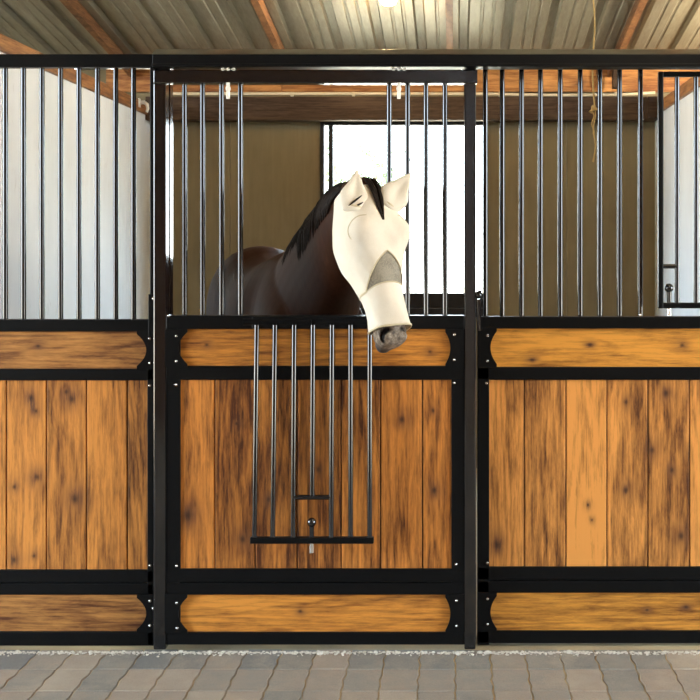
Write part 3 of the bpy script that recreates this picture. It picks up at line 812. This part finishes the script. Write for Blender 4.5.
# ears (inside the mask's ear covers)
def ear_frame(s):
    base = headpt(.012, s * math.radians(40), -.012)
    if s > 0: tip = Vector((PX(357.3, -.285), -.285, PZ(170.5, -.285)))
    else: tip = Vector((PX(410.0, -.23), -.23, PZ(174.5, -.23)))
    return base, tip
EARB = {1: Vector((PX(353.5, -.312), -.312, PZ(208, -.312))), -1: Vector((PX(388, -.25), -.25, PZ(205, -.25)))}
def ear_rings(s, k_r, t1, n=20, front=None, hol=.9):
    b0 = EARB[s]; tip = ear_frame(s)[1]
    T = (tip - b0).normalized(); L = (tip - b0).length
    F = front if front else Vector((.25, -1, 0)).normalized()
    F = (F - T * F.dot(T)).normalized(); S = T.cross(F)
    out = []
    for q in range(15):
        t = q / 14 * t1
        wv = k_r * (.027 + .013 * math.sin(PI * min(1, t * 1.5)) ) * (1 if t < .35 else max(.06, math.cos((t - .35) / .65 * PI / 2) ** .8))
        c = b0 + T * ((L + .018) * t - .014) - F * .006 * math.sin(PI * t)
        ring = []
        for k in range(n):
            th = 2 * PI * k / n
            rx = math.sin(th) * wv; ry = math.cos(th) * wv * .62
            if math.cos(th) > 0: ry *= (1 - hol * math.sin(PI * min(1, max(0, (t - .08) / .85))) * (1 - abs(math.sin(th))) )   # hollow front
            ring.append(c + S * rx + F * ry)
        out.append(ring)
    return out
FR = {1: Vector((.38, -.9, -.1)), -1: Vector((.25, -1, -.25))}
for s in (1, -1): loft(bm, ear_rings(s, .72, .9, 20, FR[s]))
# legs
def leg(pts):
    """(v, l, z, r_along, r_lat)"""
    rings = []
    tab = [(i, *p) for i, p in enumerate(pts)]
    n = (len(pts) - 1) * 4
    for q in range(n + 1):
        v_, l_, z_, ra, rl = cat(tab, q / 4.0)
        rings.append(ell(BP(v_, l_, z_), fwd, lat, max(ra, .012), max(ra, .012), max(rl, .012), 18, 1.0))
    loft(bm, rings)
for s in (1, -1):
    leg([(1.32, s * .12, 1.18, .15, .09), (1.27, s * .135, .98, .12, .085), (1.25, s * .14, .80, .075, .062), (1.25, s * .14, .58, .05, .046), (1.255, s * .14, .47, .044, .044), (1.25, s * .14, .38, .033, .032),
         (1.25, s * .14, .24, .030, .027), (1.255, s * .14, .165, .038, .035), (1.285, s * .14, .095, .034, .032), (1.30, s * .14, .055, .052, .050), (1.315, s * .14, .004, .066, .060)])
    leg([(.30, s * .14, 1.25, .24, .13), (.33, s * .155, 1.02, .20, .13), (.38, s * .16, .84, .135, .095), (.27, s * .155, .66, .085, .062), (.14, s * .15, .53, .055, .045), (.125, s * .15, .46, .046, .040),
         (.15, s * .15, .32, .036, .030), (.16, s * .15, .175, .042, .037), (.195, s * .15, .10, .036, .033), (.215, s * .15, .055, .052, .048), (.23, s * .15, .004, .066, .058)])
# join everything into ONE continuous skin
bmesh.ops.recalc_face_normals(bm, faces=bm.faces[:])
me = bpy.data.meshes.new('horse_raw'); bm.to_mesh(me); bm.free()
raw = bpy.data.objects.new('horse_raw', me); COL.objects.link(raw)
md = raw.modifiers.new('r', 'REMESH'); md.mode = 'VOXEL'; md.voxel_size = .0085
md = raw.modifiers.new('s', 'SMOOTH'); md.factor = .5; md.iterations = 7
dg_ = bpy.context.evaluated_depsgraph_get()
me2 = bpy.data.meshes.new_from_object(raw.evaluated_get(dg_))
bpy.data.objects.remove(raw); bpy.data.meshes.remove(me)
NOST = {}
for s in (1, -1): NOST[s] = headpt(UE - .047, s * math.radians(50), .006)
bm = bmesh.new(); bm.from_mesh(me2); bpy.data.meshes.remove(me2)
mk = bm.verts.layers.float_vector.new('mark')
for vtx in bm.verts:
    p = vtx.co; rel = p - PPOLL; u = rel.dot(ax); a_ = rel.dot(hn); b_ = rel.dot(hs)
    d = [0., 0., 0.]
    if p.y < -.1 and u > UE - .26 and abs(a_) < .2 and abs(b_) < .15:
        d[0] = min(1, max(0, (u - (UE - .17)) / .07))
        if u > UE - .10: d[1] = min(1, max(0, (-a_ - .012) / .03)) * .85
        for s in (1, -1):
            q = p - NOST[s]
            du = q.dot(ax); da = q.dot(hn); db = q.dot(hs) * s
            # comma: long along the axis, leaning
            e = (du / .022) ** 2 + ((da + .45 * du) / .0098) ** 2 + (db / .035) ** 2
            if e < 2.2:
                k = max(0, 1 - e / 2.2)
                vtx.co = vtx.co - (hs * s * .55 + hn * .75).normalized() * .016 * min(1, k * 1.6)
                d[2] = max(d[2], min(1, k * 2.4))
        # mouth slit
    if p.z < .55 and p.y > -.01: d[2] = max(d[2], min(1, (.55 - p.z) / .12) * .85)
    vtx[mk] = Vector(d)
for f in bm.faces: f.smooth = True
body = build('body', bm, M['coat'], horse, True)

# mane on the near side of the crest, forelock, tail: tapered locks
def locks(name, specs, mat, parent):
    bm = bmesh.new()
    for pts, r in specs: 
        n = len(pts); tube(bm, pts, [r * (1 - .85 * (i / (n - 1)) ** 1.6) for i in range(n)], 7)
    return build(name, bm, mat, parent, True)
sp_ = []; rr = random.Random(4)
for q in range(210):
    i = rr.uniform(9.5, 31.5); k = int(i); c, U, Wd, up, dn, w, T = neckC[k]
    c2, U2, W2, up2, dn2, w2, T2 = neckC[min(32, k + 1)]; f = i - k
    c = c.lerp(c2, f); up = up + (up2 - up) * f; w = w + (w2 - w) * f; U = U.lerp(U2, f).normalized(); Wd = Wd.lerp(W2, f).normalized()
    L = rr.uniform(1.0, 1.5) * (1.3 if i > 15 else .95); sg = 1 if rr.random() < .9 else -1
    pts = []
    for j in range(8):
        th = sg * (rr.uniform(-.03, .03) + L * j / 7)
        e = .95; cu, su = math.cos(th), math.sin(th)
        pts.append(c + U * (abs(cu) ** e * (up + .002)) * (1 if cu > 0 else -1) + Wd * (math.copysign(abs(su) ** e, su) * (w + .012)) + T * (-.10 * (j / 7) ** 1.3 + rr.uniform(-.006, .006)))
    sp_.append((pts, rr.uniform(.011, .017)))
locks('mane', sp_, M['hair'], horse)
sp_ = []
for q in range(16):
    a0 = rr.uniform(-.016, .012)
    pts = []
    for j in range(8):
        t_ = j / 7
        u = -.035 + .185 * t_; th = math.radians(1 + a0 * 800 * (1 - .9 * t_))
        pts.append(headpt(u, th, .014 + .012 * math.sin(PI * min(1, t_ * 1.3)) * (1 - t_) + rr.uniform(0, .003), .86))
    sp_.append((pts, rr.uniform(.0055, .008)))
locks('forelock', sp_, M['hair'], horse)
sp_ = []
for q in range(46):
    a0 = rr.uniform(-.05, .05); b0 = rr.uniform(-.03, .03)
    pts = [BP(.0 - .02 - .10 * math.sin(min(1, t_ * 2) * PI / 2) + b0 * t_, a0 * (.4 + t_), 1.33 - .95 * t_) for t_ in [j / 8 for j in range(9)]]
    sp_.append((pts, .016))
locks('tail', sp_, M['hair'], horse)

# fly mask: upper hood, grey sheer band, loose nose flap, ear covers, seams
def smooth(e0, e1, x): t_ = min(1, max(0, (x - e0) / (e1 - e0))); return t_ * t_ * (3 - 2 * t_)
H = HLEN / .60
def moff(u, th):
    o = .011 + .0016 * math.sin(9 * th + 21 * u) * math.sin(34 * u + 2 * th)
    for s in (1, -1):
        dth = (th - s * math.radians(42)); du = (u - .185 * H)
        o += .033 * math.exp(-(dth / .45) ** 2 - (du / .062) ** 2)
    return o
def wrap(th): return (th + PI) % (2 * PI) - PI
def U1(th): # lower edge of the hood
    t_ = min(1, abs(th) / math.radians(80)) ** 1.0
    return (.268 + .136 * t_) * H
def U2(th): # upper edge of the nose flap
    t_ = min(1, abs(th) / math.radians(80)) ** 1.6
    return (.386 + .020 * t_) * H
def U3(th): return (.548 + .006 * math.cos(th)) * H
def flap_off(u, th):
    t_ = smooth(.38 * H, .55 * H, u); c = .5 + .5 * math.cos(th + .5)
    fold = .003 * math.sin(th * 5 + u * 30) * t_
    return .011 + (.017 * c - .003) * t_ + fold
def shell(fn0, fn1, off, nu, thick, name, mat, parent, nth=96, wob=0.0):
    bm = bmesh.new(); gr = []
    for lay_ in (0, 1):
        g = []
        for i in range(nu + 1):
            row = []
            for k in range(nth):
                th = wrap(2 * PI * k / nth); u = fn0(th) + (fn1(th) - fn0(th)) * i / nu
                row.append(bm.verts.new(headpt(u, th, off(u, th) - (thick if lay_ else 0))))
            g.append(row)
        gr.append(g)
    for g in gr:
        for a_, b_ in zip(g, g[1:]):
            for k in range(nth): bm.faces.new((a_[k], a_[(k + 1) % nth], b_[(k + 1) % nth], b_[k]))
    for i in (0, nu):
        for k in range(nth): bm.faces.new((gr[0][i][k], gr[0][i][(k + 1) % nth], gr[1][i][(k + 1) % nth], gr[1][i][k]))
    return build(name, bm, mat, parent, True)
def Utop(th): return (.0 - .0 * math.cos(th)) * H - .008
hood = shell(Utop, U1, moff, 34, .0035, 'fly_mask', M['mask'], horse)
shell(lambda th: U1(th) - .004, lambda th: U2(th) + .004, lambda u, th: .0075, 6, .002, 'mesh_band', M['sheer'], hood)['label'] = 'grey see-through mesh band across the nose'
shell(U2, U3, flap_off, 16, .003, 'nose_flap', M['mask'], hood)
bm = bmesh.new()
tube(bm, [headpt(U3(t_), t_, flap_off(U3(t_), t_)) for t_ in [wrap(2 * PI * k / 90) for k in range(91)]], .0042, 8)
build('binding', bm, M['maskedge'], hood, True)
for uf, of in ((U2, flap_off), (U1, moff)):
    bm = bmesh.new(); tube(bm, [headpt(uf(t_), t_, of(uf(t_), t_) - .0005) for t_ in [wrap(2 * PI * k / 90) for k in range(91)]], .0026, 8)
    build('binding', bm, M['maskedge'], hood, True)
for s in (1, -1):  # eye dart seams
    bm = bmesh.new(); pts = []
    for j in range(15):
        a_ = math.radians(-12 + 132 * j / 14)
        u = (.185 - .055 * math.cos(a_)) * H; th = s * math.radians(34 + 32 * math.sin(a_))
        pts.append(headpt(u, th, moff(u, th) + .0005))
    tube(bm, pts, [.0008] + [.0024] * 13 + [.0008], 6)
    build('seam', bm, M['maskedge'], hood, True)
for s in (1, -1):
    bm = bmesh.new(); loft(bm, ear_rings(s, 1.4 if s > 0 else 1.5, 1.0, 28, FR[s], .8)); build('ear_cover', bm, M['mask'], hood, True)
    bm = bmesh.new()
    b0 = EARB[s]; tip = ear_frame(s)[1]; T = (tip - b0).normalized()
    F = FR[s]; F = (F - T * F.dot(T)).normalized(); S = T.cross(F)
    tube(bm, [b0 + T * .004 + (S * math.sin(2 * PI * k / 24) * .034 + F * math.cos(2 * PI * k / 24) * .024) for k in range(25)], .0042, 8)
    build('ear_binding', bm, M['maskedge'], hood, True)
    sl = (((-.030, -.002), (.020, .048)), ((-.012, -.008), (.026, .022))) if s > 0 else ()
    for (sa, ta), (sb, tb) in sl:
        bm = bmesh.new(); pts = []
        for j in range(9):
            q = j / 8; ss = sa + (sb - sa) * q
            pts.append(b0 + T * (ta + (tb - ta) * q) + S * ss + F * (.017 + abs(ss) * .42 + .004 * math.sin(PI * q)))
        tube(bm, pts, [.001, .0026, .0036, .004, .0042, .004, .0034, .0024, .001], 6)
        build('ear_slit', bm, M['hair'], hood, True)

# ------------------------------------------------------------------ light
w = bpy.data.worlds.new('world'); scene.world = w; w.use_nodes = True
nt = w.node_tree; bg = nt.nodes['Background']
tc = N(nt, 'ShaderNodeTexCoord'); sx = N(nt, 'ShaderNodeSeparateXYZ'); nt.links.new(tc.outputs['Generated'], sx.inputs[0])
cr = ramp(nt, math_(nt, 'MULTIPLY_ADD', sx.outputs[2], 1.0, 0.1, clamp=True), [(0.0, (0.42, 0.43, 0.42)), (0.1, (0.46, 0.48, 0.49)), (0.42, (0.66, 0.84, 1.0)), (1.0, (0.52, 0.74, 1.0))])
nt.links.new(cr, bg.inputs[0]); bg.inputs[1].default_value = 27.0
sun = bpy.data.lights.new('sun', 'SUN'); sun.energy = 40.0; sun.angle = .01; sun.color = (1.0, .96, .90)
so = bpy.data.objects.new('sun', sun); COL.objects.link(so); so.location = (0, -20, 30); so.rotation_euler = (math.radians(36), 0, 0)
def portal(name, loc, rot, sx_, sy_):
    l = bpy.data.lights.new(name, 'AREA'); l.shape = 'RECTANGLE'; l.size = sx_; l.size_y = sy_
    l.cycles.is_portal = True
    o = bpy.data.objects.new(name, l); COL.objects.link(o); o.location = loc; o.rotation_euler = rot
portal('window_portal', ((wx0 + wx1) / 2, WY + .07, (wz0 + wz1) / 2), (-PI / 2, 0, 0), wx1 - wx0, wz1 - wz0)
portal('aisle_portal_left', (-6, -1.85, 2.0), (0, -PI / 2, 0), 4.2, 3.7)
portal('aisle_portal_right', (6, -1.85, 2.0), (0, PI / 2, 0), 4.2, 3.7)

pl2 = bpy.data.lights.new('neighbour_fill', 'POINT'); pl2.energy = 130; pl2.color = (1, .84, .6); pl2.shadow_soft_size = .06  # unseen fill light, added beyond the right wall to brighten the roof there
po = bpy.data.objects.new('neighbour_fill', pl2); COL.objects.link(po); po.location = (2.15, 2.2, 2.5)
al = bpy.data.lights.new('aisle_fill', 'POINT'); al.energy = 85; al.color = (1, .82, .58); al.shadow_soft_size = .09  # unseen warm fill light, added above the aisle to brighten the front
ao = bpy.data.objects.new('aisle_fill', al); COL.objects.link(ao); ao.location = (1.1, -1.5, 3.45)
# ------------------------------------------------------------------ camera
cam = bpy.data.cameras.new('camera'); co_ = bpy.data.objects.new('camera', cam); COL.objects.link(co_)
co_.location = CAM; co_.rotation_euler = (PI / 2, 0, 0)
cam.sensor_width = 36; cam.lens = FPX * 36 / 700
cam.shift_x = -(CX - 350) / 700; cam.shift_y = -(350 - CY) / 700
cam.clip_start = .05
scene.camera = co_
scene.view_settings.view_transform = 'Standard'; scene.view_settings.look = 'None'
scene.view_settings.gamma = 1; scene.view_settings.use_curve_mapping = False
scene.view_settings.exposure = 0.1
